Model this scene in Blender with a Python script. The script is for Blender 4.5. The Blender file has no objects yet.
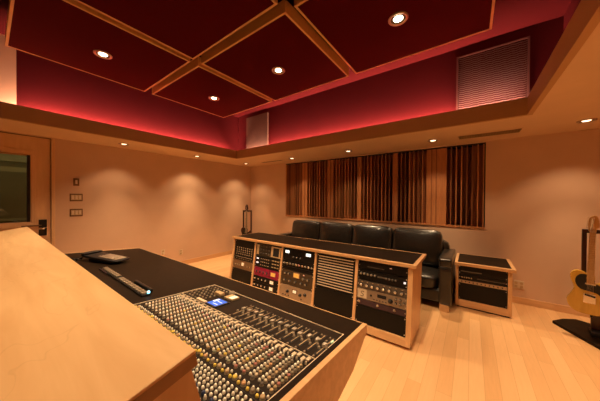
import bpy, bmesh, math, random
from mathutils import Vector, Matrix
random.seed(7)
S = bpy.context.scene
COL = S.collection
PI = math.pi

# ------------------------------------------------------------------ materials
MATS = {}
def nmat(name):
    m = bpy.data.materials.new(name); m.use_nodes = True
    nt = m.node_tree; nt.nodes.clear()
    out = nt.nodes.new('ShaderNodeOutputMaterial')
    b = nt.nodes.new('ShaderNodeBsdfPrincipled')
    nt.links.new(b.outputs[0], out.inputs[0])
    MATS[name] = m
    return m, nt, b
def setp(b, **k):
    for n, v in k.items():
        b.inputs[n].default_value = v
def mottled(name, c, rough=.6, var=.08, scale=8, metal=0, bump=0, bscale=200, coat=0, spec=.5):
    """plain coloured surface with soft procedural variation"""
    m, nt, b = nmat(name)
    setp(b, Roughness=rough, Metallic=metal)
    b.inputs['Specular IOR Level'].default_value = spec
    b.inputs['Coat Weight'].default_value = coat
    tc = nt.nodes.new('ShaderNodeTexCoord')
    n = nt.nodes.new('ShaderNodeTexNoise'); n.inputs['Scale'].default_value = scale; n.inputs['Detail'].default_value = 4
    nt.links.new(tc.outputs['Object'], n.inputs['Vector'])
    r = nt.nodes.new('ShaderNodeValToRGB')
    r.color_ramp.elements[0].position = .3; r.color_ramp.elements[1].position = .7
    r.color_ramp.elements[0].color = tuple(x*(1-var) for x in c)+(1,)
    r.color_ramp.elements[1].color = tuple(min(1, x*(1+var)) for x in c)+(1,)
    nt.links.new(n.outputs['Fac'], r.inputs[0]); nt.links.new(r.outputs[0], b.inputs['Base Color'])
    if bump:
        n2 = nt.nodes.new('ShaderNodeTexNoise'); n2.inputs['Scale'].default_value = bscale; n2.inputs['Detail'].default_value = 3
        nt.links.new(tc.outputs['Object'], n2.inputs['Vector'])
        bp = nt.nodes.new('ShaderNodeBump'); bp.inputs['Strength'].default_value = bump; bp.inputs['Distance'].default_value = .01
        nt.links.new(n2.outputs['Fac'], bp.inputs['Height']); nt.links.new(bp.outputs[0], b.inputs['Normal'])
    return m
def wood(name, c1, c2, axis='X', rough=.35, stretch=9, scale=5, dist=.6, coat=.2, figure=0):
    m, nt, b = nmat(name)
    setp(b, Roughness=rough); b.inputs['Coat Weight'].default_value = coat; b.inputs['Coat Roughness'].default_value = .25
    tc = nt.nodes.new('ShaderNodeTexCoord'); mp = nt.nodes.new('ShaderNodeMapping')
    s = [stretch]*3; s['XYZ'.index(axis)] = 1
    mp.inputs['Scale'].default_value = s
    nt.links.new(tc.outputs['Object'], mp.inputs['Vector'])
    n = nt.nodes.new('ShaderNodeTexNoise'); n.inputs['Scale'].default_value = scale; n.inputs['Detail'].default_value = 6
    n.inputs['Distortion'].default_value = dist
    nt.links.new(mp.outputs[0], n.inputs['Vector'])
    r = nt.nodes.new('ShaderNodeValToRGB')
    r.color_ramp.elements[0].position = .32; r.color_ramp.elements[1].position = .68
    r.color_ramp.elements[0].color = c1+(1,); r.color_ramp.elements[1].color = c2+(1,)
    nt.links.new(n.outputs['Fac'], r.inputs[0])
    last = r.outputs[0]
    if figure:
        # thin darker cathedral marks of flat-sawn maple
        mp2 = nt.nodes.new('ShaderNodeMapping'); s2 = [3.4]*3; s2['XYZ'.index(axis)] = 1.6
        mp2.inputs['Scale'].default_value = s2
        nt.links.new(tc.outputs['Object'], mp2.inputs['Vector'])
        n2 = nt.nodes.new('ShaderNodeTexNoise'); n2.inputs['Scale'].default_value = 2.2; n2.inputs['Detail'].default_value = 2; n2.inputs['Distortion'].default_value = .8
        nt.links.new(mp2.outputs[0], n2.inputs['Vector'])
        r2 = nt.nodes.new('ShaderNodeValToRGB')
        r2.color_ramp.elements[0].position = .575; r2.color_ramp.elements[0].color = (1, 1, 1, 1)
        r2.color_ramp.elements[1].position = .595; r2.color_ramp.elements[1].color = (1, 1, 1, 1)
        e = r2.color_ramp.elements.new(.585); e.color = (1-figure, 1-figure*1.15, 1-figure*1.3, 1)
        nt.links.new(n2.outputs['Fac'], r2.inputs[0])
        mx = nt.nodes.new('ShaderNodeMixRGB'); mx.blend_type = 'MULTIPLY'; mx.inputs[0].default_value = 1
        nt.links.new(last, mx.inputs[1]); nt.links.new(r2.outputs[0], mx.inputs[2]); last = mx.outputs[0]
    nt.links.new(last, b.inputs['Base Color'])
    return m
def glow(name, c, strength, base=(.8, .8, .8)):
    m, nt, b = nmat(name)
    setp(b, Roughness=.3); b.inputs['Base Color'].default_value = base+(1,)
    b.inputs['Emission Color'].default_value = c+(1,); b.inputs['Emission Strength'].default_value = strength
    return m

TAN = (.65, .445, .305)
mottled('wall_paint', TAN, .75, .035, 3, bump=.06, bscale=120)
mottled('soffit_paint', (.74, .51, .31), .7, .03, 3, bump=.05, bscale=120)
mottled('lip_paint', (.50, .27, .11), .6, .04, 3)
mottled('crimson_paint', (.070, .0058, .0068), .8, .05, 3, bump=.05, bscale=120, spec=.08)
mottled('crimson_fabric', (.070, .0026, .0036), .9, .08, 60, bump=.15, bscale=500, spec=.06)
mottled('cream_paint', (.55, .36, .215), .7, .03, 4)
mottled('sand_fabric', (.105, .056, .032), .85, .05, 40, bump=.1, bscale=400)
wood('tan_edging', (.64, .37, .14), (.72, .43, .17), 'X', .5, 6, 5, .3, 0)
wood('maple', (.70, .415, .185), (.81, .52, .255), 'X', .5, 9, 2.0, .5, 0, figure=.09)
wood('maple_shaded', (.34, .165, .055), (.42, .21, .075), 'X', .4, 6, 3, .6, .1)  # same maple, with the shade of the unlit hood edge put into its colour
wood('cherry_wood', (.64, .37, .175), (.75, .46, .23), 'X', .38, 8, 4, .5, .2)
wood('cherry_upright', (.64, .37, .175), (.75, .46, .23), 'Z', .38, 8, 4, .5, .2)
wood('door_wood', (.72, .46, .25), (.78, .52, .29), 'Z', .5, 7, 3, .5, .05)
wood('trim_wood', (.62, .36, .17), (.70, .42, .21), 'Y', .5, 7, 3, .5, .05)
wood('fin_wood_red', (.42, .165, .06), (.54, .23, .085), 'Z', .5, 14, 5, .4, .05)
wood('fin_wood_brown', (.22, .08, .03), (.30, .115, .042), 'Z', .5, 14, 5, .4, .05)
wood('well_wood', (.50, .20, .07), (.66, .30, .11), 'Z', .5, 14, 6, .6, .05)
wood('well_wood_dark', (.22, .07, .025), (.32, .11, .04), 'Z', .5, 14, 6, .6, .05)
wood('mahogany', (.032, .006, .004), (.055, .011, .006), 'Z', .35, 8, 5, .4, .3)
wood('neck_maple', (.50, .26, .08), (.60, .34, .12), 'Z', .3, 8, 6, .4, .4)
wood('blond_body', (.58, .335, .045), (.66, .40, .065), 'Z', .22, 6, 5, .4, .5)
mottled('black_laminate', (.014, .0075, .0035), .5, .2, 30, spec=.10)
mottled('black_metal', (.006, .005, .005), .45, .2, 40)
mottled('panel_black', (.007, .005, .004), .5, .15, 40, spec=.25)
mottled('surface_dark', (.017, .010, .006), .55, .15, 30, spec=.15)
mottled('black_plastic', (.012, .011, .012), .35, .1, 40)
mottled('olive_panel', (.030, .021, .011), .5, .15, 30)
mottled('brown_panel', (.060, .036, .018), .5, .15, 30)
mottled('grey_panel', (.10, .075, .055), .45, .12, 40)
mottled('bronze_panel', (.27, .175, .10), .38, .12, 60, metal=.6)
mottled('silver_panel', (.42, .32, .23), .35, .08, 60, metal=.5)
mottled('silver', (.75, .68, .58), .3, .05, 60, metal=.8)
mottled('chrome', (.85, .80, .72), .15, .03, 60, metal=1)
mottled('magenta_panel', (.28, .008, .05), .45, .1, 40)
mottled('purple_panel', (.05, .025, .032), .45, .1, 40)
mottled('cream_plastic', (.66, .54, .39), .4, .05, 40)
mottled('white_plastic', (.95, .91, .80), .4, .04, 40)
mottled('grey_plastic', (.25, .20, .14), .4, .1, 40)
mottled('dark_grey_plastic', (.09, .075, .06), .4, .1, 40)
mottled('red_plastic', (.42, .17, .14), .4, .1, 40)
mottled('orange_plastic', (.56, .32, .16), .4, .1, 40)
mottled('yellow_plastic', (.80, .60, .10), .35, .1, 40)
mottled('tan_plastic', (.50, .36, .20), .4, .1, 40)
mottled('green_plastic', (.26, .26, .17), .4, .1, 40)
mottled('blue_plastic', (.03, .045, .12), .35, .1, 40)
mottled('switch_frame', (.16, .075, .028), .4, .1, 40)
mottled('leather', (.016, .014, .012), .30, .25, 14, bump=.35, bscale=28, coat=.35)
mottled('foot_wood', (.62, .36, .17), .5, .06, 20)
mottled('sill_tan', (.55, .30, .12), .5, .06, 20)
mottled('vent_tan', (.30, .175, .075), .5, .06, 20)
mottled('olive_wall', (.15, .125, .055), .8, .1, 3)
mottled('olive_light', (.33, .28, .13), .7, .1, 3)
mottled('grille_paint', (.105, .036, .026), .6, .06, 30)
mottled('void_black', (.006, .004, .004), .8, .1, 20)
mottled('baffle_dark', (.06, .035, .02), .45, .1, 30)
mottled('baffle_ring', (.55, .40, .26), .3, .05, 30, metal=.7)
glow('lamp_glow', (1, .80, .52), 14)
glow('lamp_dim', (1, .72, .44), 4)
glow('meter_white', (.92, .95, .85), 1.5)
glow('meter_amber', (1, .45, .05), .60, (.5, .3, .1))
glow('meter_cream', (1, .78, .42), .42)
glow('screen_blue', (.05, .20, .85), 1.0, (.02, .05, .2))
glow('screen_pale', (.40, .62, 1.0), 1.0)
glow('led_cyan', (.25, .85, 1.0), 3.0)
glow('led_white', (.9, .9, 1.0), .8)
glow('led_red', (1, .16, .05), .5)
glow('led_green', (.1, .9, .3), .35)
def glass():
    m = bpy.data.materials.new('door_glass'); m.use_nodes = True; nt = m.node_tree; nt.nodes.clear()
    out = nt.nodes.new('ShaderNodeOutputMaterial'); mx = nt.nodes.new('ShaderNodeMixShader')
    t = nt.nodes.new('ShaderNodeBsdfTransparent'); g = nt.nodes.new('ShaderNodeBsdfGlossy'); g.inputs['Roughness'].default_value = .02
    t.inputs['Color'].default_value = (.84, .85, .78, 1)
    f = nt.nodes.new('ShaderNodeFresnel'); f.inputs['IOR'].default_value = 1.5
    nt.links.new(f.outputs[0], mx.inputs[0]); nt.links.new(t.outputs[0], mx.inputs[1]); nt.links.new(g.outputs[0], mx.inputs[2])
    nt.links.new(mx.outputs[0], out.inputs[0]); MATS['door_glass'] = m
glass()
def floor_mat():
    m, nt, b = nmat('maple_floor')
    setp(b, Roughness=.34); b.inputs['Coat Weight'].default_value = .25; b.inputs['Coat Roughness'].default_value = .3
    tc = nt.nodes.new('ShaderNodeTexCoord'); mp = nt.nodes.new('ShaderNodeMapping')
    mp.inputs['Rotation'].default_value = (0, 0, PI/2)
    nt.links.new(tc.outputs['Object'], mp.inputs['Vector'])
    br = nt.nodes.new('ShaderNodeTexBrick'); br.offset = .37; br.offset_frequency = 2
    br.inputs['Scale'].default_value = 1; br.inputs['Brick Width'].default_value = 1.55; br.inputs['Row Height'].default_value = .105
    br.inputs['Mortar Size'].default_value = .0016; br.inputs['Mortar Smooth'].default_value = .2; br.inputs['Bias'].default_value = 0
    br.inputs['Color1'].default_value = (.82, .53, .275, 1); br.inputs['Color2'].default_value = (.70, .425, .20, 1)
    br.inputs['Mortar'].default_value = (.56, .32, .14, 1)
    nt.links.new(mp.outputs[0], br.inputs['Vector'])
    mp2 = nt.nodes.new('ShaderNodeMapping'); mp2.inputs['Scale'].default_value = (14, 1.2, 1)
    nt.links.new(tc.outputs['Object'], mp2.inputs['Vector'])
    n = nt.nodes.new('ShaderNodeTexNoise'); n.inputs['Scale'].default_value = 4; n.inputs['Detail'].default_value = 5; n.inputs['Distortion'].default_value = .5
    nt.links.new(mp2.outputs[0], n.inputs['Vector'])
    r = nt.nodes.new('ShaderNodeValToRGB'); r.color_ramp.elements[0].color = (.90, .87, .83, 1); r.color_ramp.elements[1].color = (1.06, 1.04, 1.02, 1)
    nt.links.new(n.outputs['Fac'], r.inputs[0])
    mx = nt.nodes.new('ShaderNodeMixRGB'); mx.blend_type = 'MULTIPLY'; mx.inputs[0].default_value = 1
    nt.links.new(br.outputs['Color'], mx.inputs[1]); nt.links.new(r.outputs[0], mx.inputs[2])
    nt.links.new(mx.outputs[0], b.inputs['Base Color'])
floor_mat()

# ------------------------------------------------------------------ mesh builder
class MB:
    def __init__(self):
        self.bm = bmesh.new(); self.mats = []
    def mi(self, m):
        if m not in self.mats: self.mats.append(m)
        return self.mats.index(m)
    def _fin(self, faces, m, smooth, M=None, verts=None):
        i = self.mi(m)
        for f in faces:
            f.material_index = i; f.smooth = smooth
        if M is not None:
            bmesh.ops.transform(self.bm, matrix=M, verts=verts)
    def box(self, x0, x1, y0, y1, z0, z1, m, bev=0, M=None, seg=2):
        r = bmesh.ops.create_cube(self.bm, size=1)
        vs = r['verts']
        for v in vs:
            v.co = Vector(((x0+x1)/2+v.co.x*(x1-x0), (y0+y1)/2+v.co.y*(y1-y0), (z0+z1)/2+v.co.z*(z1-z0)))
        fs = set(f for v in vs for f in v.link_faces)
        if bev:
            es = list(set(e for v in vs for e in v.link_edges))
            rb = bmesh.ops.bevel(self.bm, geom=es, offset=bev, segments=seg, affect='EDGES', profile=.5)
            vs = list(set(rb['verts']) | set(v for v in vs if v.is_valid))
            fs = set(f for v in vs for f in v.link_faces)
        self._fin(fs, m, False, M, vs)
        return self
    def lathe(self, prof, m, seg=24, M=None, smooth=True, mats=None):
        """profile of (radius, z) points about the z axis; mats: one material per band"""
        bm = self.bm; rings = []; vs = []
        for r, z in prof:
            if r < 1e-6:
                v = bm.verts.new((0, 0, z)); rings.append([v]); vs.append(v)
            else:
                rg = [bm.verts.new((r*math.cos(2*PI*k/seg), r*math.sin(2*PI*k/seg), z)) for k in range(seg)]
                rings.append(rg); vs += rg
        for j in range(len(rings)-1):
            a, b = rings[j], rings[j+1]; fs = []
            for k in range(seg):
                k2 = (k+1) % seg
                if len(a) == 1 and len(b) == 1: continue
                if len(a) == 1: fs.append(bm.faces.new((a[0], b[k], b[k2])))
                elif len(b) == 1: fs.append(bm.faces.new((a[k], a[k2], b[0])))
                else: fs.append(bm.faces.new((a[k], a[k2], b[k2], b[k])))
            self._fin(fs, mats[j] if mats else m, smooth)
        if M is not None: bmesh.ops.transform(bm, matrix=M, verts=vs)
        return self
    def prism(self, pts, axis, a0, a1, m, bev=0, M=None):
        """extruded polygon; axis is the extrusion axis, pts are the other two coordinates in order"""
        bm = self.bm
        def P(p, a):
            if axis == 'X': return (a, p[0], p[1])
            if axis == 'Y': return (p[0], a, p[1])
            return (p[0], p[1], a)
        lo = [bm.verts.new(P(p, a0)) for p in pts]; hi = [bm.verts.new(P(p, a1)) for p in pts]
        fs = [bm.faces.new(lo[::-1]), bm.faces.new(hi)]
        n = len(pts)
        for k in range(n): fs.append(bm.faces.new((lo[k], lo[(k+1) % n], hi[(k+1) % n], hi[k])))
        vs = lo+hi
        bmesh.ops.recalc_face_normals(bm, faces=fs)
        if bev:
            es = list(set(e for f in fs for e in f.edges))
            rb = bmesh.ops.bevel(bm, geom=es, offset=bev, segments=2, affect='EDGES', profile=.5)
            vs = list(set(rb['verts']) | set(v for v in vs if v.is_valid))
            fs = list(set(f for v in vs for f in v.link_faces))
        self._fin(fs, m, False, M, vs)
        return self
    def soft(self, c, h, m, p=5, n=8, puff=(0, 0, 0), M=None):
        """rounded, optionally puffed block: centre c, half sizes h"""
        bm = self.bm; vs = {}; fs = []
        def V(a, b, cc):
            k = (round(a, 5), round(b, 5), round(cc, 5))
            if k in vs: return vs[k]
            d = (abs(a)**p+abs(b)**p+abs(cc)**p)**(1/p)
            q = Vector((a/d, b/d, cc/d))
            q2 = Vector((q.x*(1+puff[0]*(1-q.y**2)*(1-q.z**2)), q.y*(1+puff[1]*(1-q.x**2)*(1-q.z**2)), q.z*(1+puff[2]*(1-q.x**2)*(1-q.y**2))))
            v = bm.verts.new((c[0]+q2.x*h[0], c[1]+q2.y*h[1], c[2]+q2.z*h[2])); vs[k] = v
            return v
        g = [-1+2*i/n for i in range(n+1)]
        for ax in range(3):
            for sg in (-1, 1):
                for i in range(n):
                    for j in range(n):
                        q = []
                        for (u, w) in ((g[i], g[j]), (g[i+1], g[j]), (g[i+1], g[j+1]), (g[i], g[j+1])):
                            t = [0, 0, 0]; t[ax] = sg; t[(ax+1) % 3] = u; t[(ax+2) % 3] = w
                            q.append(V(*t))
                        if sg < 0: q.reverse()
                        fs.append(bm.faces.new(q))
        self._fin(fs, m, True, M, list(vs.values()))
        return self
    def tube(self, pts, r, m, seg=8):
        bm = self.bm; pts = [Vector(p) for p in pts]; rings = []
        for i, p in enumerate(pts):
            d = (pts[min(i+1, len(pts)-1)]-pts[max(i-1, 0)]).normalized()
            u = d.orthogonal().normalized() if i == 0 else (rings_u - d*rings_u.dot(d)).normalized()
            rings_u = u; w = d.cross(u)
            rings.append([bm.verts.new(p+(u*math.cos(2*PI*k/seg)+w*math.sin(2*PI*k/seg))*r) for k in range(seg)])
        fs = []
        for a, b in zip(rings, rings[1:]):
            for k in range(seg): fs.append(bm.faces.new((a[k], a[(k+1) % seg], b[(k+1) % seg], b[k])))
        fs.append(bm.faces.new(rings[0][::-1])); fs.append(bm.faces.new(rings[-1]))
        self._fin(fs, m, True)
        return self
    def mesh(self, name):
        me = bpy.data.meshes.new(name); self.bm.to_mesh(me); self.bm.free()
        for m in self.mats: me.materials.append(MATS[m])
        return me
    def build(self, name, parent=None, base=None):
        """link as ONE mesh object; coordinates are given in the thing's own frame, or in the room's with base set"""
        me = self.mesh(name)
        if base is not None: me.transform(Matrix.Translation(-Vector(base)))
        o = bpy.data.objects.new(name, me); COL.objects.link(o)
        if parent is not None: o.parent = parent
        elif base is not None: o.location = base
        return o
def tag(o, label, cat, group=None):
    o['label'] = label; o['category'] = cat
    if group: o['group'] = group
    return o
def thing(name, label, cat, loc=(0, 0, 0), rz=0, group=None):
    o = bpy.data.objects.new(name, None); COL.objects.link(o); o.empty_display_size = .1
    o.location = loc; o.rotation_euler = (0, 0, rz)
    return tag(o, label, cat, group)
def inst(src, parent, loc=None, M=None):
    c = src.copy(); COL.objects.link(c); c.parent = parent
    if loc is not None: c.location = loc
    if M is not None: c.matrix_local = M
    return c
def kids(o): return [c for c in bpy.data.objects if c.parent == o]
def copy_tree(o, parent=None):
    c = o.copy(); COL.objects.link(c)
    if parent is not None: c.parent = parent
    for ch in kids(o): copy_tree(ch, c)
    return c
def struct(name, mb, parent=None):
    o = mb.build(name, parent); o['kind'] = 'structure'; return o

# ------------------------------------------------------------------ room shell
XL, XR, YB, YF = -5.25, 2.6, 4.65, -3.2        # room outline
ZS, ZC = 2.44, 3.54                            # lowered soffit, raised ceiling
LX, RX, LY, FY = -4.387, .477, 3.443, -1.6     # inner edge of the soffit
GAP = .32                                      # light trough behind the lip
UX0, UX1, UY1, UY0 = LX-GAP, RX+GAP, LY+GAP, FY-GAP
DX0, DX1, DZ0, DZ1 = -3.89, .18, 1.065, 2.42   # diffuser recess in the back wall
struct('floor', MB().box(XL-.2, XR+.2, YF-.2, YB+.4, -.1, 0, 'maple_floor'))
DY0, DY1, DH = -.45, .60, 2.425                # door opening
struct('wall_left', MB().box(XL-.14, XL, YF, DY0, 0, ZS, 'wall_paint').box(XL-.14, XL, DY1, YB, 0, ZS, 'wall_paint').box(XL-.14, XL, DY0, DY1, DH, ZS, 'wall_paint'))
struct('wall_back', MB().box(XL-.14, DX0, YB, YB+.3, 0, ZS, 'wall_paint').box(DX1, XR+.14, YB, YB+.3, 0, ZS, 'wall_paint')
       .box(DX0, DX1, YB, YB+.3, 0, DZ0, 'wall_paint').box(DX0, DX1, YB, YB+.3, DZ1, ZS, 'wall_paint').box(DX0, DX1, YB+.26, YB+.3, DZ0, DZ1, 'void_black'))
struct('wall_right', MB().box(XR, XR+.14, YF, YB, 0, ZS, 'wall_paint'))
struct('wall_front', MB().box(XL-.14, XR+.14, YF-.14, YF, 0, ZS, 'wall_paint'))
# lowered soffit ring
struct('trim_1', MB().box(XL-.14, LX-.048, YF-.14, YB+.3, ZS, ZS+.05, 'soffit_paint').box(RX+.048, XR+.14, YF-.14, YB+.3, ZS, ZS+.05, 'soffit_paint')
       .box(LX-.048, RX+.048, LY+.048, YB+.3, ZS, ZS+.05, 'soffit_paint').box(LX-.048, RX+.048, YF-.14, FY-.048, ZS, ZS+.05, 'soffit_paint'))
# upstanding lip board of the light trough
lipw, lz0, lz1 = .045, ZS-.004, 2.622
lip = MB()
lip.box(LX-lipw, LX, FY-lipw, LY+lipw, lz0, lz1, 'lip_paint').box(RX, RX+lipw, FY-lipw, LY+lipw, lz0, lz1, 'lip_paint')
lip.box(LX, RX, LY, LY+lipw, lz0, lz1, 'lip_paint').box(LX, RX, FY-lipw, FY, lz0, lz1, 'lip_paint')
struct('trim_2', lip)
# raised crimson box
struct('wall_upper_left', MB().box(UX0-.1, UX0, .235, UY1, ZS+.05, ZC, 'crimson_paint').box(UX0-.1, UX0, UY0, .235, ZS+.05, ZC, 'cream_paint'))
struct('wall_upper_back', MB().box(UX0-.1, UX1+.1, UY1, UY1+.1, ZS+.05, ZC, 'crimson_paint'))
struct('wall_upper_right', MB().box(UX1, UX1+.1, UY0, UY1, ZS+.05, ZC, 'crimson_paint'))
struct('wall_upper_front', MB().box(UX0-.1, UX1+.1, UY0-.1, UY0, ZS+.05, ZC, 'crimson_paint'))
struct('ceiling', MB().box(UX0-.1, UX1+.1, UY0-.1, UY1+.1, ZC, ZC+.1, 'crimson_paint'))
# skirting
struct('baseboard_left', MB().box(XL, XL+.016, DY1+.07, YB, 0, .095, 'trim_wood', .003))
struct('baseboard_back', MB().box(XL+.016, XR, YB-.016, YB, 0, .095, 'cherry_wood', .003))
struct('baseboard_right', MB().box(XR-.016, XR, YF, YB-.016, 0, .095, 'trim_wood', .003))

# door with window in the left wall
dr = bpy.data.objects.new('door_1', None); COL.objects.link(dr); dr['kind'] = 'structure'
X = XL
struct('door_frame', MB().box(X-.13, X+.022, DY1, DY1+.04, 0, 2.432, 'door_wood', .004).box(X-.13, X+.022, DY0-.04, DY0, 0, 2.432, 'door_wood', .004)
       .box(X-.13, X-.004, DY0, DY1, DH-.010, DH+.006, 'switch_frame', .001).box(X-.13, X-.07, DY0, DY1, DH-.04, DH-.01, 'door_wood'), dr)  # dark strip along the head paints in the shadow line of the door gap
gy0, gy1, gz0, gz1 = -.33, .387, 1.15, 2.135
leaf = MB()
leaf.box(X-.065, X-.012, gy1, DY1-.006, .01, DH-.012, 'door_wood').box(X-.065, X-.012, DY0+.006, gy0, .01, DH-.012, 'door_wood')
leaf.box(X-.065, X-.012, gy0, gy1, .01, gz0, 'door_wood').box(X-.065, X-.012, gy0, gy1, gz1, DH-.012, 'door_wood')
struct('door_leaf', leaf, dr)
wf = MB()
wf.box(X-.012, X+.006, gy0-.06, gy1+.055, gz1+.015, gz1+.075, 'door_wood', .004).box(X-.012, X+.012, gy0-.06, gy1+.055, gz0-.075, gz0-.012, 'door_wood', .004)
wf.box(X-.012, X+.002, gy1+.012, gy1+.055, gz0-.012, gz1+.015, 'door_wood', .003)
wf.box(X-.02, X-.004, gy1-.032, gy1+.002, gz0, gz1, 'black_plastic').box(X-.02, X+.004, gy0, gy1-.032, gz1-.012, gz1+.003, 'sill_tan')
struct('window_frame', wf, dr)
struct('window_pane', MB().box(X-.042, X-.036, gy0, gy1, gz0, gz1, 'door_glass'), dr)
struct('door_sill', MB().box(X-.012, X+.02, .30, .50, 1.080, 1.098, 'switch_frame', .003), dr)
struct('lock_plate', MB().box(X-.012, X-.002, .470, .555, 1.055, 1.175, 'black_metal', .003).box(X-.012, X-.002, .470, .555, .93, 1.045, 'black_metal', .003), dr)
struct('door_handle', MB().lathe([(0, 0), (.022, 0), (.022, .01), (.011, .014), (.011, .055), (0, .055)], 'chrome', 16, Matrix.Translation((X-.002, .515, 1.04)) @ Matrix.Rotation(PI/2, 4, 'Y'))
       .tube([(X+.048, .515, 1.04), (X+.05, .49, 1.042), (X+.05, .455, 1.04)], .010, 'chrome'), dr)
# dim neighbouring room seen through the pane
vx0, vx1, vy0, vy1 = X-2.6, X-.14, -1.9, 2.2
ob = MB()
ob.box(vx0-.1, vx0, vy0, vy1, 0, 2.6, 'olive_wall').box(vx0, vx1, vy1, vy1+.1, 0, 2.6, 'olive_wall').box(vx0, vx1, vy0-.1, vy0, 0, 2.6, 'olive_wall')
ob.box(vx0, vx1, vy0, vy1, -.1, 0, 'olive_wall').box(vx0, vx1, vy0, vy1, 2.5, 2.6, 'olive_light')
ob.box(vx0, vx0+.03, -.5, .75, .4, 2.15, 'olive_light').box(vx0+.03, vx0+.04, -.38, .63, .5, 2.05, 'olive_wall')
ob.box(vx0, vx0+.12, vy0, vy1, .86, .90, 'sand_fabric').box(vx0, vx0+.12, vy0, vy1, 1.02, 1.06, 'olive_light').box(vx0, vx0+.10, vy0, vy1, 2.26, 2.40, 'olive_light')
struct('wall_lobby', ob)

# ------------------------------------------------------------------ lamps
WARM = (1.0, .67, .37)
def spot(name, parent, z, watts, ang, blend, rad=.035):
    l = bpy.data.lights.new(name, 'SPOT'); l.energy = watts; l.color = WARM; l.spot_size = ang; l.spot_blend = blend; l.shadow_soft_size = rad
    o = bpy.data.objects.new(name, l); COL.objects.link(o); o.parent = parent; o.location = (0, 0, z)
    return o
def downlight(name, label, loc, big, watts, group, ang=2.0, blend=.75):
    t = thing(name, label, 'ceiling light', loc, 0, group)
    r = .088 if big else .078
    MB().lathe([(r, 0), (r, -.006), (r*.94, -.012), (r*.80, -.010), (r*.74, -.003)], 'baffle_ring', 28).build('trim_ring', t)
    MB().lathe([(r*.74, -.003), (r*.62, .0), (r*.44, -.002)], 'baffle_dark', 28).build('baffle', t)
    MB().lathe([(r*.48, -.001), (r*.44, -.006), (0, -.010)], 'lamp_glow' if big else 'lamp_dim', 24).build('bulb', t)
    if big: spot('lamp', t, -.03, watts, ang, blend)
    else:
        spot('lamp', t, -.03, watts*.26, 1.85, .6); spot('lamp', t, -.025, watts*1.15, 1.12, 1.0)
    return t
ZP = 3.20                                      # underside of the hanging panels
GC = 'downlights in the red ceiling panels'; GS = 'downlights around the lowered soffit'
WC, WS = 186, 116
cx = (-3.495, -2.047, -.562); cy = (.82, 2.28, -.65)
for (i, j, lab) in ((0, 0, 'round lit downlight in the red ceiling panel at upper left of the photo'),
                    (0, 1, 'round lit downlight in the far left corner red ceiling panel, above the sand patch'),
                    (1, 1, 'round lit downlight in the middle red ceiling panel left of the diagonal wooden channel'),
                    (2, 1, 'largest round lit downlight, in the red ceiling panel at top right, before the ribbed grille'),
                    (1, 0, 'round downlight hidden above the photo edge, in the panel left of the channel crossing'),
                    (0, 2, 'round downlight out of frame behind the hood, on the door side'),
                    (1, 2, 'round downlight out of frame behind the camera, middle of its row'),
                    (2, 2, 'round downlight out of frame right behind the camera'),
                    (2, 0, 'round downlight out of frame in the red panel right above the camera')):
    downlight('recessed_downlight', lab, (cx[i], cy[j], ZP), True, WC*(.05 if j == 2 else 1), GC, 1.75, .8)
for (x, y, lab) in ((-4.813, 1.411, 'small soffit downlight nearest the door, over the left wall switches'),
                    (-4.86, 2.76, 'small soffit downlight in the middle of the left wall run'),
                    (-4.804, 4.09, 'small soffit downlight tucked into the far corner where the two walls meet'),
                    (-3.302, 4.15, 'small soffit downlight above the left end of the slatted wood wall panel'),
                    (-1.909, 4.14, 'small soffit downlight above the middle of the slatted wood wall panel'),
                    (-.485, 4.14, 'small soffit downlight above the slatted wood panel, just left of the long vent'),
                    (1.061, 4.105, 'soffit downlight at the right edge of the photo above the electric guitar'),
                    (1.25, 2.7, 'soffit downlight out of frame along the right hand wall, nearer the guitar'),
                    (1.25, 1.2, 'soffit downlight out of frame along the right hand wall, nearer the camera')):
    downlight('recessed_downlight', lab, (x, y, ZS), False, WS*(.6 if 'door' in lab else 1), GS, 1.65, .95)
# warm light strips lying in the trough behind the lip
def strip(name, label, c, sx, sy, watts, col=(1, .50, .36), tilt=(0, 0)):
    t = thing(name, label, 'light strip', (c[0], c[1], ZS+.05), 0, 'light strips in the ceiling trough')
    MB().box(-sx/2, sx/2, -sy/2, sy/2, 0, .018, 'cream_plastic').build('strip_housing', t)
    l = bpy.data.lights.new('strip_lamp', 'AREA'); l.shape = 'RECTANGLE'; l.size = sx; l.size_y = sy; l.energy = watts; l.color = col
    o = bpy.data.objects.new('strip_lamp', l); COL.objects.link(o); o.parent = t; o.location = (0, 0, .024); o.rotation_euler = (PI+tilt[0], tilt[1], 0)
off = GAP*.74; w = 84; TL = -1.0
strip('cove_light', 'hidden rosy strip glowing behind the soffit lip along the left side', (LX-off, (LY+.26)/2, 0), .03, LY-.26, w*(LY-.26), tilt=(0, TL))
strip('cove_light', 'hidden warm white strip behind the soffit lip under the cream wall patch', (LX-off, (.20+FY)/2, 0), .03, .20-FY, w*(.2-FY)*.085, (1, .72, .46), (0, TL))
strip('cove_light', 'hidden rosy strip glowing behind the soffit lip along the back', ((LX+RX)/2, LY+off, 0), RX-LX, .03, w*(RX-LX), tilt=(TL, 0))
strip('cove_light', 'hidden rosy strip behind the soffit lip along the right side', (RX+off, (LY+FY)/2, 0), .03, LY-FY, w*(LY-FY)*.12, tilt=(0, -TL))
l = bpy.data.lights.new('lobby_lamp', 'POINT'); l.energy = 17; l.color = (1, .85, .5); l.shadow_soft_size = .15
o = bpy.data.objects.new('lobby_lamp', l); COL.objects.link(o); o.location = (X-1.2, .4, 2.3)

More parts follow.
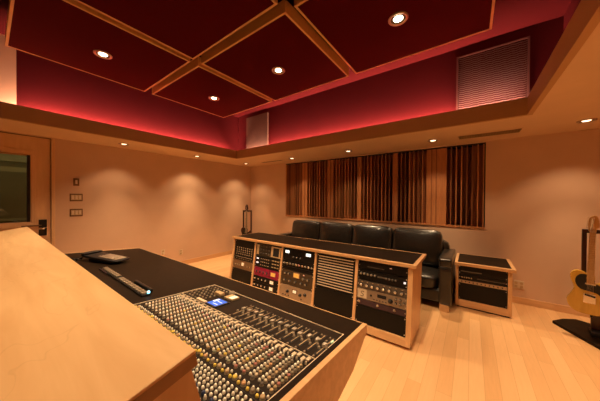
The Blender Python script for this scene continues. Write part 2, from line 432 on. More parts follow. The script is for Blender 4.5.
# ------------------------------------------------------------------ hanging red ceiling panels
colx = ((-4.185, -2.803), (-2.733, -1.362), (-1.262, .148)); rowy = ((.130, 1.503), (1.603, 2.960), (-1.345, .030))
labs = {(0, 0): 'dark red ceiling panel with thin tan edging at upper left, above the cream wall patch',
        (0, 1): 'dark red ceiling panel in the far left corner of the grid, above the sand wall patch',
        (1, 1): 'dark red ceiling panel wholly in view in the middle of the back row',
        (2, 1): 'dark red ceiling panel at top right, in front of the ribbed air grille',
        (1, 0): 'dark red ceiling panel cut by the top edge of the photo, between two wooden channels',
        (0, 2): 'dark red ceiling panel out of frame behind the wooden hood, on the door side',
        (1, 2): 'dark red ceiling panel out of frame behind the camera, middle of its row',
        (2, 2): 'dark red ceiling panel out of frame right behind the camera',
        (2, 0): 'dark red ceiling panel nearest the camera, barely showing at the top edge beyond the channel crossing'}
for (i, j), lab in labs.items():
    (x0, x1), (y0, y1) = colx[i], rowy[j]
    c = ((x0+x1)/2, (y0+y1)/2, ZP); hx, hy = (x1-x0)/2, (y1-y0)/2
    t = thing('ceiling_panel', lab, 'ceiling panel', c, 0, 'red ceiling panels in a grid')
    e = .020
    MB().box(-hx, hx, -hy, -hy+e, 0, .12, 'tan_edging').box(-hx, hx, hy-e, hy, 0, .12, 'tan_edging').box(-hx, -hx+e, -hy+e, hy-e, 0, .12, 'tan_edging').box(hx-e, hx, -hy+e, hy-e, 0, .12, 'tan_edging').build('panel_frame', t)
    MB().box(-hx+e, hx-e, -hy+e, hy-e, .003, .10, 'crimson_fabric').build('fabric', t)
    for sx in (-1, 1):
        MB().box(sx*hx*.6-.02, sx*hx*.6+.02, -hy*.6, hy*.6, .10, ZC-ZP, 'void_black').build('hanger', t)

# ------------------------------------------------------------------ grilles and wall patches
t = thing('air_grille', 'large ribbed return air grille on the raised crimson wall at upper right', 'air grille', (.18, UY1, 2.75))
hx = .345; g0, g1 = -.16, .662
MB().box(-hx, hx, -.006, 0, g0, g1, 'crimson_paint').build('backing', t)
g = MB()
n = 32
for k in range(n):
    z = g0+.012+(g1-g0-.02)*k/(n-1)
    pts = []
    m_ = 36
    for q in range(m_+1):
        xx = -hx+.012+(2*hx-.024)*q/m_
        pts.append((xx, -.016, z+.0035*math.sin(q*1.6)))
    g.tube(pts, .0055, 'grille_paint', 5)
g.build('louvre', t)
MB().box(-hx-.008, -hx+.012, -.026, 0, g0, g1, 'grille_paint').box(hx-.012, hx+.008, -.026, 0, g0, g1, 'grille_paint').box(-hx-.008, hx+.008, -.026, 0, g1-.010, g1+.008, 'grille_paint').build('grille_frame', t)
MB().box(-hx-.035, hx+.035, -.010, 0, g0, g1+.035, 'crimson_paint').build('mount_board', t)
tag(MB().box(-.34, .36, -.045, -.002, -.19, .75, 'sand_fabric', .004).build('acoustic_panel', None), 'sand coloured flat acoustic panel on the raised crimson wall at the far corner', 'acoustic panel').location = (-4.02, UY1, 2.69)
t = thing('ceiling_vent', 'long slotted air vent in the soffit above the slatted panel\'s right end', 'air vent', (.18, 4.16, ZS))
MB().box(-.35, .35, -.105, .105, -.006, 0, 'soffit_paint', .002).build('vent_frame', t)
MB().box(-.33, .33, -.085, .085, -.008, -.005, 'void_black').build('slot_backing', t)
g = MB()
for k in range(9):
    y = -.08+.02*k; g.box(-.33, .33, y-.005, y+.005, -.012, -.006, 'vent_tan')
for k in range(23):
    x = -.33+.03*k; g.box(x-.005, x+.005, -.085, .085, -.012, -.006, 'vent_tan')
g.build('slat', t)
t = thing('ceiling_vent', 'short narrow air vent in the soffit near the far corner, left of the slatted panel', 'air vent', (-3.99, 4.21, ZS))
MB().box(-.36, .36, -.06, .06, -.005, 0, 'soffit_paint', .002).build('vent_frame', t)
MB().box(-.33, .33, -.035, .035, -.007, -.004, 'switch_frame').build('slot_backing', t)

# wall switches and outlets
def switch(label, z, n, dark):
    t = thing('light_switch', label, 'light switch', (XL, .885, z), 0, 'light switches beside the door')
    hw = .036 if n == 1 else .078
    MB().box(0, .008, -hw, hw, -.062, .062, 'switch_frame', .003).build('switch_plate', t)
    if not dark: MB().box(.008, .010, -hw+.013, hw-.013, -.042, .042, 'tan_plastic').build('inset', t)
    for k in range(n):
        y = 0 if n == 1 else (-.044+.044*k)
        MB().box(.008, .014, y-.013, y+.013, -.032, .032, 'cream_plastic', .002).build('rocker', t)
switch('single dark light switch, topmost of the three beside the door', 1.77, 1, True)
switch('triple light switch in the middle of the three beside the door', 1.515, 3, False)
switch('triple light switch, lowest of the three beside the door', 1.265, 3, False)
def outlet(label, loc, back, wide=.06):
    t = thing('wall_outlet', label, 'wall outlet', loc)
    M = Matrix.Rotation(-PI/2, 4, 'Z') if back else Matrix()
    MB().box(0, .007, -wide, wide, -.058, .058, 'cream_plastic', .003, M).build('outlet_plate', t)
    for z in (-.026, .026):
        for s in ((0,) if wide < .05 else (-.03, .03)):
            MB().box(.007, .010, s-.017, s+.017, z-.018, z+.018, 'tan_plastic', .003, M).build('socket', t)
    return t
outlet('cream double wall outlet low on the back wall, right of the small rack cabinet', (.578, YB, .275), True)
outlet('small wall outlet low on the left wall, above the far edge of the desk', (XL, 2.605, .298), False, .04)
t = outlet('small wall outlet with a plug, just over the black desk edge on the left wall', (XL, 2.226, .36), False, .04)
MB().box(.008, .05, -.022, .022, -.05, .0, 'silver', .006).build('plug', t)

# ------------------------------------------------------------------ slatted wood diffuser in the back wall
t = thing('wood_diffuser', 'long dark wooden slatted sound diffuser set into the back wall above the sofa', 'sound diffuser', (DX0, YB, DZ0))
W, Hh = DX1-DX0, DZ1-DZ0
D = .24
MB().box(0, W, -.012, D, 0, .022, 'fin_wood_red').box(0, W, 0, D, Hh-.022, Hh, 'void_black').box(0, .022, -.008, D, .022, Hh-.022, 'fin_wood_red').box(W-.016, W, -.002, D, .022, Hh-.022, 'void_black').box(.0, W, D, D+.015, 0, Hh, 'fin_wood_brown').build('diffuser_frame', t)
N = 56; pitch = (W-.044)/N
seq = [0, 1, 4, 2, 2, 4, 1]; seq = [0, 1, 4, 9, 3, 12, 10, 10, 12, 3, 9, 4, 1]
fin = {}
for k, mname in enumerate(('fin_wood_red', 'fin_wood_brown')):
    o = MB().box(-.0075, .0075, 0, D, .022, Hh-.022, mname).build('fin', t); fin[mname] = o
fin['fin_wood_red'].location.x = .022; fin['fin_wood_brown'].location.x = .022+pitch
for k in range(2, N+1):
    inst(fin['fin_wood_red' if (k*5 % 7) < 4 else 'fin_wood_brown'], t, (.022+pitch*k, 0, 0))
wells = {}
FLUSH = {7, 8, 17, 18, 27, 37, 45, 46, 47, 48}
for k in range(N):
    s = seq[(k+9) % 13]; d = .012+.195*s/12
    if k in FLUSH: d = .006
    elif d < .07: d += .07
    mn = 'fin_wood_red' if k in FLUSH else ('well_wood_dark', 'fin_wood_brown', 'well_wood_dark')[(k*7+s) % 3]
    key = (round(d, 4), mn)
    if key not in wells:
        wells[key] = MB().box(.0075, pitch-.0075, d, D, .022, Hh-.022, mn).build('well_block', t); wells[key].location.x = .022+pitch*k
    else:
        inst(wells[key], t, (.022+pitch*k, 0, 0))

# ------------------------------------------------------------------ mixing console
CB = (-2.1, .6, 0)
con = thing('mixing_console', 'large studio mixing console with maple hood and black worktop, filling the foreground', 'mixing console', CB)
K = .08
def cz(y): return .8-K*(y-1.3)                  # height of the sloping worktop
CX0, CX1, CYF = -3.79, -.475, 1.29
HX0, HX1, HY = -3.86, -.465, .262
SL = math.atan(.195)
def slab(mb, x0, x1, y0, y1, t0, t1, m, bev=0):
    """box lying on the sloping worktop; t is height above the surface"""
    return mb.prism([(y0, cz(y0)+t0), (y1, cz(y1)+t0), (y1, cz(y1)+t1), (y0, cz(y0)+t1)], 'X', x0, x1, m, bev)
# black worktop, in pieces round the control surface
mx0, mx1, my0, my1 = -1.672, -.525, .27, 1.105
wt = MB()
slab(wt, CX0, mx0, .27, CYF, -.045, 0, 'black_laminate'); slab(wt, mx0, mx1, my1, CYF, -.045, 0, 'black_laminate'); slab(wt, mx1, -.497, .27, CYF, -.045, 0, 'black_laminate')
wt.build('worktop', con, CB)
et = MB()
slab(et, CX0, -.497, CYF, CYF+.006, -.045, .001, 'cherry_wood')
et.build('edge_strip', con, CB)
# maple end panel with its sloping lower edge
MB().prism([(1.297, cz(1.297)+.003), (1.297, .76), (1.245, .73), (1.108, .648), (.943, .61), (.62, .57), (.50, .50), (.46, 0), (-.02, 0), (-.02, .866), (.27, .880), (.335, cz(.335)+.003)], 'X', -.497, -.472, 'cherry_wood', .002).build('end_panel', con, CB)
MB().prism([(1.297, cz(1.297)+.003), (1.297, .76), (1.108, .648), (.62, .57), (.46, 0), (-.02, 0), (-.02, .866), (.27, .880), (.335, cz(.335)+.003)], 'X', CX0-.025, CX0, 'cherry_wood', .002).build('end_panel', con, CB)
MB().prism([(.85, .735), (.43, .69), (.40, .02), (.03, .02), (.03, 1.06), (.2, 1.10), (.25, .86), (.28, .835)], 'X', CX0+.02, -.52, 'black_metal').build('carcass', con, CB)
# hood
HM = Matrix.Translation((0, HY, 1.2)) @ Matrix.Rotation(SL, 4, 'X')
MB().box(HX0, HX1, -.42, 0, -.008, 0, 'maple', .002, HM).build('hood_top', con, CB)
MB().box(HX0+.001, HX1-.001, -.42, -.001, -.036, -.008, 'maple_shaded', .001, HM).build('hood_edge', con, CB)
MB().prism([(.258, 1.163), (-.02, 1.11), (-.02, .868), (.332, .882)], 'X', HX1-.045, HX1-.014, 'cherry_upright').build('hood_side', con, CB)
MB().prism([(.258, 1.163), (-.02, 1.11), (-.02, .868), (.332, .882)], 'X', HX0+.018, HX0+.045, 'cherry_upright').build('hood_side', con, CB)
MB().prism([(.245, 1.16), (.22, 1.16), (.29, .868), (.318, .868)], 'X', HX0+.05, HX1-.05, 'black_metal').build('hood_back', con, CB)
# control surface
cs = MB(); slab(cs, mx0, mx1, my0, my1, -.03, -.004, 'surface_dark'); cs.build('control_surface', con, CB)
def line(x0, x1, y0, y1, m='cream_plastic', h=.0):
    b_ = MB(); slab(b_, x0, x1, y0, y1, -.004, h, m); b_.build('trim_line', con, CB)
line(mx0, mx1, my1-.004, my1); line(mx1-.0035, mx1, my0, my1-.004); line(mx0, mx0+.005, my0, my1-.006); line(mx0+.005, mx1-.005, .831, .8350)
sp = MB()
for y in (.563, .521, .772): slab(sp, mx0+.01, mx1-.01, y-.0012, y+.0012, -.004, -.0015, 'black_metal')
sp.build('groove', con, CB)
AX = math.atan(-K)
def onsurf(x, y, h=-.004): return Matrix.Translation(Vector((x, y, cz(y)+h))-Vector(CB)) @ Matrix.Rotation(AX, 4, 'X')
# channel strips
PIT = .0480; NCH = 23; xch = [-.556-PIT*i for i in range(NCH)]
CAM = Vector((0, 0, 1.521))
def capmesh(name, r, h, body, cap):
    return MB().lathe([(r*1.1, 0), (r, h*.15), (r*.88, h*.62), (r*.86, h), (0, h)], body, 10, mats=[body, body, cap, cap]).mesh(name)
def domemesh(name, r, h, m):
    return MB().lathe([(r, 0), (r, h*.55), (r*.72, h*.9), (0, h)], m, 8).mesh(name)
caps = ['grey_plastic', 'tan_plastic', 'red_plastic', 'orange_plastic', 'yellow_plastic', 'green_plastic', 'dark_grey_plastic', 'cream_plastic']
knobs, domes, switches = [], [], []
rows = [.755-.0192*j for j in range(10)]
rowcap = [0, 2, 0, 0, 3, 1, 5, 1, 7, 6]
for i, x in enumerate(xch):
    for j, y in enumerate(rows):
        c = rowcap[j]
        if random.random() < .38: c = random.choice([0, 1, 1, 0, 3, 4, 2, 5])
        knobs.append((x+.009+random.uniform(-.001, .001), y, .0074, .0095, 'grey_plastic' if c != 4 else 'tan_plastic', caps[c]))
        domes.append((x-.0125, y+.0096, .0060, .0095, 'white_plastic'))
    knobs.append((x+.008, .541, .0098, .011, 'grey_plastic', ['tan_plastic', 'orange_plastic', 'tan_plastic', 'grey_plastic', 'yellow_plastic'][(i*3) % 5]))
    domes.append((x-.012, .535, .0062, .010, 'yellow_plastic'))
    domes.append((x-.002, .553, .0048, .009, 'white_plastic')); domes.append((x+.018, .556, .0048, .009, 'white_plastic'))
    for k in range(5):
        for dx in (-.0125, .0115): domes.append((x+dx+.004*(k % 2), .507-.0165*k, .0056, .010, 'white_plastic'))
    for k in range(3):
        domes.append((x-.008, .425-.02*k, .0065, .016, 'blue_plastic')); domes.append((x+.011, .42-.02*k, .0050, .016, 'white_plastic'))
    for k in range(2):
        knobs.append((x+.002, .35-.03*k, .0095, .017, 'dark_grey_plastic', 'grey_plastic'))
    switches.append((x-.011, .797)); switches.append((x+.008, .809))
    domes.append((x-.004, .776, .0050, .014, 'white_plastic')); domes.append((x+.016, .780, .0045, .014, 'cream_plastic'))
def place(name, items, mk, limit):
    """the largest seen (nearest, not under the hood) one by one, the rest as one uncounted part"""
    def key(it):
        return (Vector((it[0], it[1], cz(it[1])))-CAM).length + (3 if it[1] < .445 or (it[1] < .50 and it[0] < -.95) else 0)
    items = sorted(items, key=key); cache = {}
    for it in items[:limit]:
        if it[2:] not in cache: cache[it[2:]] = mk(name, *it[2:])
        o = bpy.data.objects.new(name, cache[it[2:]]); COL.objects.link(o); o.parent = con; o.matrix_local = onsurf(it[0], it[1])
    rest = items[limit:]
    if rest:
        mb = MB()
        for it in rest:
            M = Matrix.Translation(CB) @ onsurf(it[0], it[1])
            if mk is capmesh:
                r, h, b_, c_ = it[2:]
                mb.lathe([(r*1.1, 0), (r, h*.15), (r*.88, h*.62), (r*.86, h), (0, h)], b_, 8, M, mats=[b_, b_, c_, c_])
            elif mk is domemesh:
                r, h, m_ = it[2:]
                mb.lathe([(r, 0), (r, h*.55), (r*.72, h*.9), (0, h)], m_, 7, M)
        o = mb.build(name, con, CB); o['kind'] = 'stuff'
place('knob', knobs, capmesh, 99)
place('push_button', domes, domemesh, 99)
def swmesh(name): return MB().box(-.0080, .0080, -.012, .012, 0, .009, 'cream_plastic', .002).mesh(name)
sm = swmesh('rocker_switch')
for x, y in switches:
    o = bpy.data.objects.new('rocker_switch', sm); COL.objects.link(o); o.parent = con; o.matrix_local = onsurf(x, y)
sb = MB()
for x in xch: slab(sb, x-.021, x+.019, .781, .827, -.004, -.001, 'black_metal')
sb.build('switch_bed', con, CB)
# faders
fp = MB().box(-.011, .011, -.095, .085, 0, .0015, 'black_metal').box(-.0018, .0018, -.085, .075, .0015, .003, 'tan_plastic').mesh('fader')
fc = MB().box(-.009, .009, -.013, .013, .0035, .017, 'silver', .002).box(-.0092, .0092, -.0012, .0012, .017, .0176, 'white_plastic').mesh('fader_cap')
fb = MB().lathe([(.007, 0), (.006, .009), (0, .009)], 'grey_plastic', 10).mesh('mute_button')
fl = MB().box(-.004, .004, -.006, .006, 0, .007, 'grey_plastic', .001).mesh('solo_button')
for i in range(13):
    x = -.545-.0487*i
    o = bpy.data.objects.new('fader', fp); COL.objects.link(o); o.parent = con; o.matrix_local = onsurf(x, .955)
    c = bpy.data.objects.new('fader_cap', fc); COL.objects.link(c); c.parent = o; c.location = (0, random.uniform(-.014, .006), 0)
    for dx, yy, me in ((.014, .935, fb), (-.016, .915, fb), (.0, .845, fl), (-.016, .985, fl), (-.015, 1.02, fl)):
        b_ = bpy.data.objects.new(me.name, me); COL.objects.link(b_); b_.parent = con; b_.matrix_local = onsurf(x+dx, yy)
MB().box(-.004, .004, -.012, .012, .0, .006, 'led_green', .001, onsurf(-.537, 1.0)).build('status_light', con)
# master section left of the faders
for i in range(6):
    for j in range(7):
        me = fb if (i+j) % 3 else fl
        b_ = bpy.data.objects.new(me.name, me); COL.objects.link(b_); b_.parent = con; b_.matrix_local = onsurf(-1.64+.036*i, .86+.034*j)
MB().box(-.058, .058, -.058, .058, 0, .007, 'black_plastic', .002, onsurf(-1.335, .90)).build('display', con)
d = [c for c in kids(con) if c.name == 'display'][0]
MB().box(-.046, .046, -.046, .046, .007, .0080, 'screen_blue', 0, onsurf(-1.335, .90)).box(-.044, -.022, -.006, .040, .0080, .0086, 'screen_pale', 0, onsurf(-1.335, .90)).box(-.012, .038, .008, .014, .0080, .0086, 'screen_pale', 0, onsurf(-1.335, .90)).box(-.012, .038, -.028, -.022, .0080, .0086, 'screen_pale', 0, onsurf(-1.335, .90)).build('screen', d)
MB().box(-.042, .042, -.034, .034, 0, .014, 'tan_plastic', .003, onsurf(-1.335, 1.015)).build('level_meter', con)
d = [c for c in kids(con) if c.name == 'level_meter'][0]
MB().box(-.002, .037, -.026, .026, .014, .0152, 'meter_cream', 0, onsurf(-1.335, 1.015)).build('meter_face', d)
MB().box(-.035, .035, -.02, .02, 0, .02, 'tan_plastic', .003, onsurf(-1.455, 1.0)).build('script_strip', con)
MB().lathe([(.022, 0), (.02, .022), (0, .022)], 'grey_plastic', 14, onsurf(-1.40, 1.065)).build('monitor_knob', con)
MB().box(-.05, .05, -.011, .011, 0, .016, 'cream_plastic', .002, onsurf(-1.43, .845)).build('script_strip', con)

# ------------------------------------------------------------------ things on the black worktop
SM = lambda x, y, h=0: Matrix.Translation((x, y, cz(y)+h))
t = thing('desk_phone', 'flat black desk telephone with silver keys on the black worktop by the door', 'telephone', (-3.10, .745, cz(.745)), .30)
t.rotation_mode = 'ZYX'; t.rotation_euler = (AX, 0, .42)
TM = Matrix.Translation((0, 0, .046)) @ Matrix.Rotation(.06, 4, 'Y') @ Matrix.Rotation(.05, 4, 'X')
MB().box(-.13, .15, -.075, .065, 0.001, .042, 'black_plastic', .012).build('phone_stand', t)
MB().soft((0, 0, 0), (.235, .095, .012), 'black_plastic', 7, 10, M=TM).build('phone_body', t)
MB().soft((-.19, 0, .020), (.030, .10, .012), 'black_plastic', 4, 8, M=TM).build('handset', t)
kb = MB().box(-.018, .018, -.012, .012, .012, .020, 'silver', .003).build('phone_key', t)
kb.matrix_local = TM @ Matrix.Translation((0, -.050, 0))
for r in range(4):
    for c_ in range(5):
        if r or c_: inst(kb, t, M=TM @ Matrix.Translation((.036*c_, -.050+.033*r, 0)))
MB().box(.165, .205, -.06, .06, .012, .018, 'silver', .003, TM).build('phone_label', t)
pts = []
for k in range(40):
    a = k*.9; f = k/39
    pts.append((-.20-.10*f+.05*math.sin(f*3), -.06-.24*f+.012*math.cos(a), .02*(1-f)+.012+.010*math.sin(a)))
MB().tube(pts, .006, 'black_plastic', 6).build('phone_cord', t)

t = thing('control_strip', 'long narrow silver key strip with a cyan light at its end on the black worktop', 'controller', (-2.22, .645, cz(.645)))
t.rotation_mode = 'ZYX'; t.rotation_euler = (AX, 0, -.01)
MB().box(-.50, .46, -.030, .026, 0, .014, 'black_plastic', .004).build('strip_body', t)
MB().box(-.52, -.30, -.038, -.031, .0, .014, 'purple_panel', .002).build('side_strip', t)
k1 = MB().box(-.017, .017, -.020, .018, .014, .024, 'grey_plastic', .004).box(-.010, .010, -.004, .014, .024, .027, 'silver_panel', .001).build('key', t); k1.location = (-.475, 0, 0)
for k in range(1, 19):
    if k in (8,): continue
    inst(k1, t, (-.475+.0505*k, -.004*(k > 8), 0))
MB().box(.12, .42, .034, .056, 0, .030, 'black_plastic', .006).build('display_bar', t)
MB().box(.442, .458, .008, .024, .014, .030, 'led_cyan', .004).build('indicator_light', t)

# ------------------------------------------------------------------ outboard rack credenza behind the console
RXL, RXR = -3.385, -.472
rk = thing('rack_credenza', 'long low wooden rack credenza with black top, full of studio gear, behind the console', 'rack cabinet', ((RXL+RXR)/2, 2.8, 0))
RB = ((RXL+RXR)/2, 2.8, 0)
def fy(z): return 2.50+.145*z
ZT = .845
divs = [(RXL, -3.345), (-2.838, -2.806), (-2.262, -2.232), (-1.672, -1.642), (-1.098, -1.066), (-.520, RXR)]
endp = [(fy(.03), .03), (fy(ZT-.036), ZT-.036), (3.16, ZT-.036), (3.05, .03)]
for (a, b_) in (divs[0], divs[-1]):
    MB().prism(endp, 'X', a, b_, 'cherry_upright', .002).build('side_panel', rk, RB)
for (a, b_) in divs[1:-1]:
    MB().prism([(fy(.10), .10), (fy(ZT-.036), ZT-.036), (3.1, ZT-.036), (3.0, .10)], 'X', a, b_, 'cherry_upright').build('divider', rk, RB)
MB().prism([(fy(.03), .03), (fy(.108), .108), (3.0, .108), (3.0, .03)], 'X', RXL+.04, -.520, 'cherry_wood').build('bottom_rail', rk, RB)
MB().box(RXL+.04, RXR-.03, 2.56, 3.0, 0, .03, 'void_black').build('plinth', rk, RB)
MB().prism([(3.0, .1), (3.10, ZT-.045), (3.12, ZT-.045), (3.03, .1)], 'X', RXL+.04, -.52, 'black_metal').build('back_panel', rk, RB)
tx0, tx1, ty0, ty1 = RXL-.02, RXR+.035, 2.595, 3.235
e = .040
MB().box(tx0, tx1, ty0, ty0+e, ZT-.036, ZT, 'cherry_wood', .003).box(tx0, tx1, ty1-.012, ty1, ZT-.036, ZT, 'cherry_wood', .003).box(tx1-e, tx1, ty0+e, ty1-.012, ZT-.036, ZT, 'cherry_wood', .003).box(tx0, tx0+.012, ty0+e, ty1-.012, ZT-.036, ZT, 'cherry_wood', .003).build('top_frame', rk, RB)
MB().box(tx0+.012, tx1-e, ty0+e, ty1-.012, ZT-.036, ZT-.002, 'black_laminate').build('top_inlay', rk, RB)
LN = math.atan(.145)
# frame of the leaning front: x along, y up the face, z out of it
FM = Matrix.Translation((0, 2.512, 0)) @ Matrix(((1, 0, 0, 0), (0, math.sin(LN), -math.cos(LN), 0), (0, math.cos(LN), math.sin(LN), 0), (0, 0, 0, 1)))
FX = lambda x, z, h=0: FM @ Matrix.Translation((x, z/math.cos(LN), h))
GU = 'gear in the rack credenza'
class Unit:
    def __init__(s, name, label, cat, x0, x1, z0, z1, m, FXf=FX, depth=.12, group=GU, ears=True):
        s.c = ((x0+x1)/2, (z0+z1)/2); s.F = FXf; s.M0 = FXf(*s.c); s.hw, s.hh = (x1-x0)/2, (z1-z0)/2/math.cos(LN)
        s.t = thing(name, label, cat, (0, 0, 0), 0, group); s.t.matrix_world = s.M0
        MB().box(-s.hw+.001, s.hw-.001, -s.hh+.0012, s.hh-.0012, -.006, 0, m, .001).build('faceplate', s.t)
        MB().box(-s.hw+.02, s.hw-.02, -s.hh+(.006 if FXf is not FX else min(.020, s.hh*.9)), s.hh-.006, -depth, -.006, 'black_metal').build('chassis', s.t)
        if ears:
            for sx in (-1, 1):
                for sy in ((-1, 1) if s.hh > .05 else (0,)):
                    MB().lathe([(.006, 0), (.005, .003), (0, .003)], 'silver', 8, Matrix.Translation((sx*(s.hw-.012), sy*(s.hh-.02), 0))).build('screw', s.t)
    def P(s, u, v): return ((u*2-1)*s.hw, (v*2-1)*s.hh)
    def knob(s, u, v, r, m='black_plastic', cap=None, h=None, name='knob'):
        x, y = s.P(u, v); h = h or r*1.3
        MB().lathe([(r*1.15, 0), (r, h*.2), (r*.85, h), (0, h)], m, 14, Matrix.Translation((x, y, 0)), mats=[m, m, cap or m]).build(name, s.t)
    def rect(s, u0, u1, v0, v1, m, h=.003, name='panel', par=None):
        (x0, y0), (x1, y1) = s.P(u0, v0), s.P(u1, v1)
        return MB().box(x0, x1, y0, y1, 0, h, m, min(.001, h*.3)).build(name, par or s.t)
    def meter(s, u0, u1, v0, v1, m, fm='black_plastic', b=.02):
        f = s.rect(u0-b, u1+b, v0-b*2, v1+b*2, fm, .006, 'meter_frame')
        (x0, y0), (x1, y1) = s.P(u0, v0), s.P(u1, v1)
        MB().box(x0, x1, y0, y1, .006, .0072, m).box((x0+x1)/2-.001, (x0+x1)/2+.001, y0+(y1-y0)*.15, y0+(y1-y0)*.75, .0072, .0078, 'black_plastic').build('meter_face', f)
def blank(label, x0, x1, z0, z1):
    return Unit('blank_panel', label, 'rack panel', x0, x1, z0, z1, 'panel_black', depth=.05)
B1, B2, B3, B4, B5 = [(divs[i][1]+.002, divs[i+1][0]-.002) for i in range(5)]
zt = .795
# bay 1
u = Unit('equalizer', 'black rack unit with grid of tiny dials, top of the leftmost rack bay', 'audio gear', B1[0], B1[1], .462, zt, 'panel_black')
for r in range(4):
    for c_ in range(8): u.knob(.14+.105*c_, .62-.105*r, .0085, 'tan_plastic', 'dark_grey_plastic')
for c_ in range(14): u.rect(.10+.06*c_, .125+.06*c_, .155, .18, 'cream_plastic', .004, 'button')
for c_ in range(9): u.rect(.14+.09*c_, .16+.09*c_, .06, .09, 'tan_plastic', .004, 'button')
u = Unit('preamp', 'bronze rack unit with a small glowing meter in the leftmost rack bay', 'audio gear', B1[0], B1[1], .325, .458, 'bronze_panel')
u.meter(.46, .56, .42, .78, 'meter_cream', 'tan_plastic')
for c_ in (.12, .22, .32, .72, .84): u.knob(c_, .42, .012, 'tan_plastic', 'dark_grey_plastic')
blank('blank black panel at the bottom of the leftmost rack bay', B1[0], B1[1], .112, .321)
# bay 2
u = Unit('effects_unit', 'dark rack unit with a square framed screen, top of second rack bay from left', 'audio gear', B2[0], B2[1], .600, zt, 'olive_panel')
f = u.rect(.62, .97, .10, .90, 'tan_plastic', .008, 'screen_frame')
(x0, y0), (x1, y1) = u.P(.70, .18), u.P(.92, .82); MB().box(x0, x1, y0, y1, .008, .009, 'void_black').build('screen', f)
u.rect(.03, .12, .12, .88, 'tan_plastic', .004, 'meter_strip')
for r in range(3):
    for c_ in range(4): u.knob(.20+.11*c_, .80-.28*r, .012, 'dark_grey_plastic', 'olive_panel')
u = Unit('reverb_unit', 'dark rack unit with small buttons and two pale indicator lights, second bay from left', 'audio gear', B2[0], B2[1], .430, .596, 'panel_black')
for v in (.78, .40): u.rect(.06, .15, v-.06, v+.06, 'led_white', .004, 'indicator_light')
for r in range(3):
    for c_ in range(5): u.knob(.26+.075*c_, .80-.28*r, .009, 'dark_grey_plastic', 'tan_plastic')
for r in range(3):
    for c_ in range(3): u.rect(.68+.10*c_, .75+.10*c_, .78-.28*r, .86-.28*r, 'tan_plastic', .004, 'button')
u = Unit('compressor', 'magenta rack unit with amber meter, in the second rack bay from left', 'audio gear', B2[0], B2[1], .298, .426, 'magenta_panel')
u.meter(.70, .84, .36, .72, 'meter_amber', 'orange_plastic')
for c_ in range(4): u.knob(.10+.14*c_, .48, .017, 'black_plastic', 'magenta_panel')
u.rect(.62, .635, .08, .92, 'panel_black', .002, 'divider')
for k, (z0, z1, w_) in enumerate(((.208, .294, 'upper'), (.112, .204, 'lower'))):
    u = Unit('compressor', 'black rack unit with white square meter, %s of the pair under the magenta one' % w_, 'audio gear', B2[0], B2[1], z0, z1, 'panel_black')
    u.meter(.69, .80, .26, .74, 'meter_cream', 'tan_plastic')
    for c_ in range(4): u.knob(.10+.14*c_, .52, .013, 'black_plastic', 'cream_plastic')
# bay 3
u = Unit('tube_compressor', 'black rack unit with two bright white meters, third rack bay from left', 'audio gear', B3[0], B3[1], .620, zt, 'panel_black')
u.meter(.08, .21, .60, .82, 'meter_white'); u.meter(.74, .88, .60, .82, 'meter_white')
for c_ in (.36, .47, .58): u.knob(c_, .35, .014, 'black_plastic', 'dark_grey_plastic')
u = Unit('equalizer', 'thin dark rack unit with row of coloured dials, third rack bay from left', 'audio gear', B3[0], B3[1], .545, .616, 'panel_black')
for k, cc in enumerate(('grey_plastic', 'tan_plastic', 'grey_plastic', 'grey_plastic', 'tan_plastic', 'red_plastic', 'orange_plastic', 'grey_plastic', 'cream_plastic', 'grey_plastic')): u.knob(.07+.095*k, .5, .014, cc, 'dark_grey_plastic')
blank('thin blank black strip in the third rack bay from left', B3[0], B3[1], .497, .541)
u = Unit('limiter', 'brown rack unit with amber meter and six dials, third rack bay from left', 'audio gear', B3[0], B3[1], .292, .493, 'brown_panel')
u.meter(.42, .57, .62, .86, 'meter_amber', 'orange_plastic')
for (a, b_) in ((.14, .74), (.26, .74), (.14, .28), (.30, .28), (.48, .28), (.66, .28), (.72, .62), (.86, .62), (.80, .30)): u.knob(a, b_, .017, 'black_plastic', 'grey_plastic')
u.rect(.70, .74, .84, .90, 'led_red', .004, 'indicator_light')
u = Unit('preamp', 'light tan metal rack unit with small amber meter, bottom of third rack bay', 'audio gear', B3[0], B3[1], .112, .288, 'silver_panel')
u.meter(.43, .54, .52, .74, 'meter_cream', 'switch_frame')
for (a, b_) in ((.26, .52), (.66, .50), (.80, .62)): u.knob(a, b_, .019, 'black_plastic')
for a in (.12, .2, .3, .7): u.knob(a, .22, .008, 'black_plastic')
# bay 4
u = Unit('patch_bay', 'black patch bay with twelve pale label strips, fourth rack bay from left', 'patch bay', B4[0], B4[1], .385, zt, 'panel_black')
for k in range(12):
    v = .93-.080*k
    u.rect(.05, .95, v-.013, v+.013, 'cream_plastic', .003, 'label_strip')
jm = MB()
for k in range(11):
    v = .89-.080*k
    for q in range(24):
        x, y = u.P(.07+.0374*q, v); jm.lathe([(.0055, 0), (.0055, .002), (.003, .0022), (0, .0005)], 'black_metal', 6, Matrix.Translation((x, y, 0)))
o = jm.build('jack_socket', u.t); o['kind'] = 'stuff'
blank('blank black panel at the bottom of the fourth rack bay, under the patch bay', B4[0], B4[1], .112, .381)
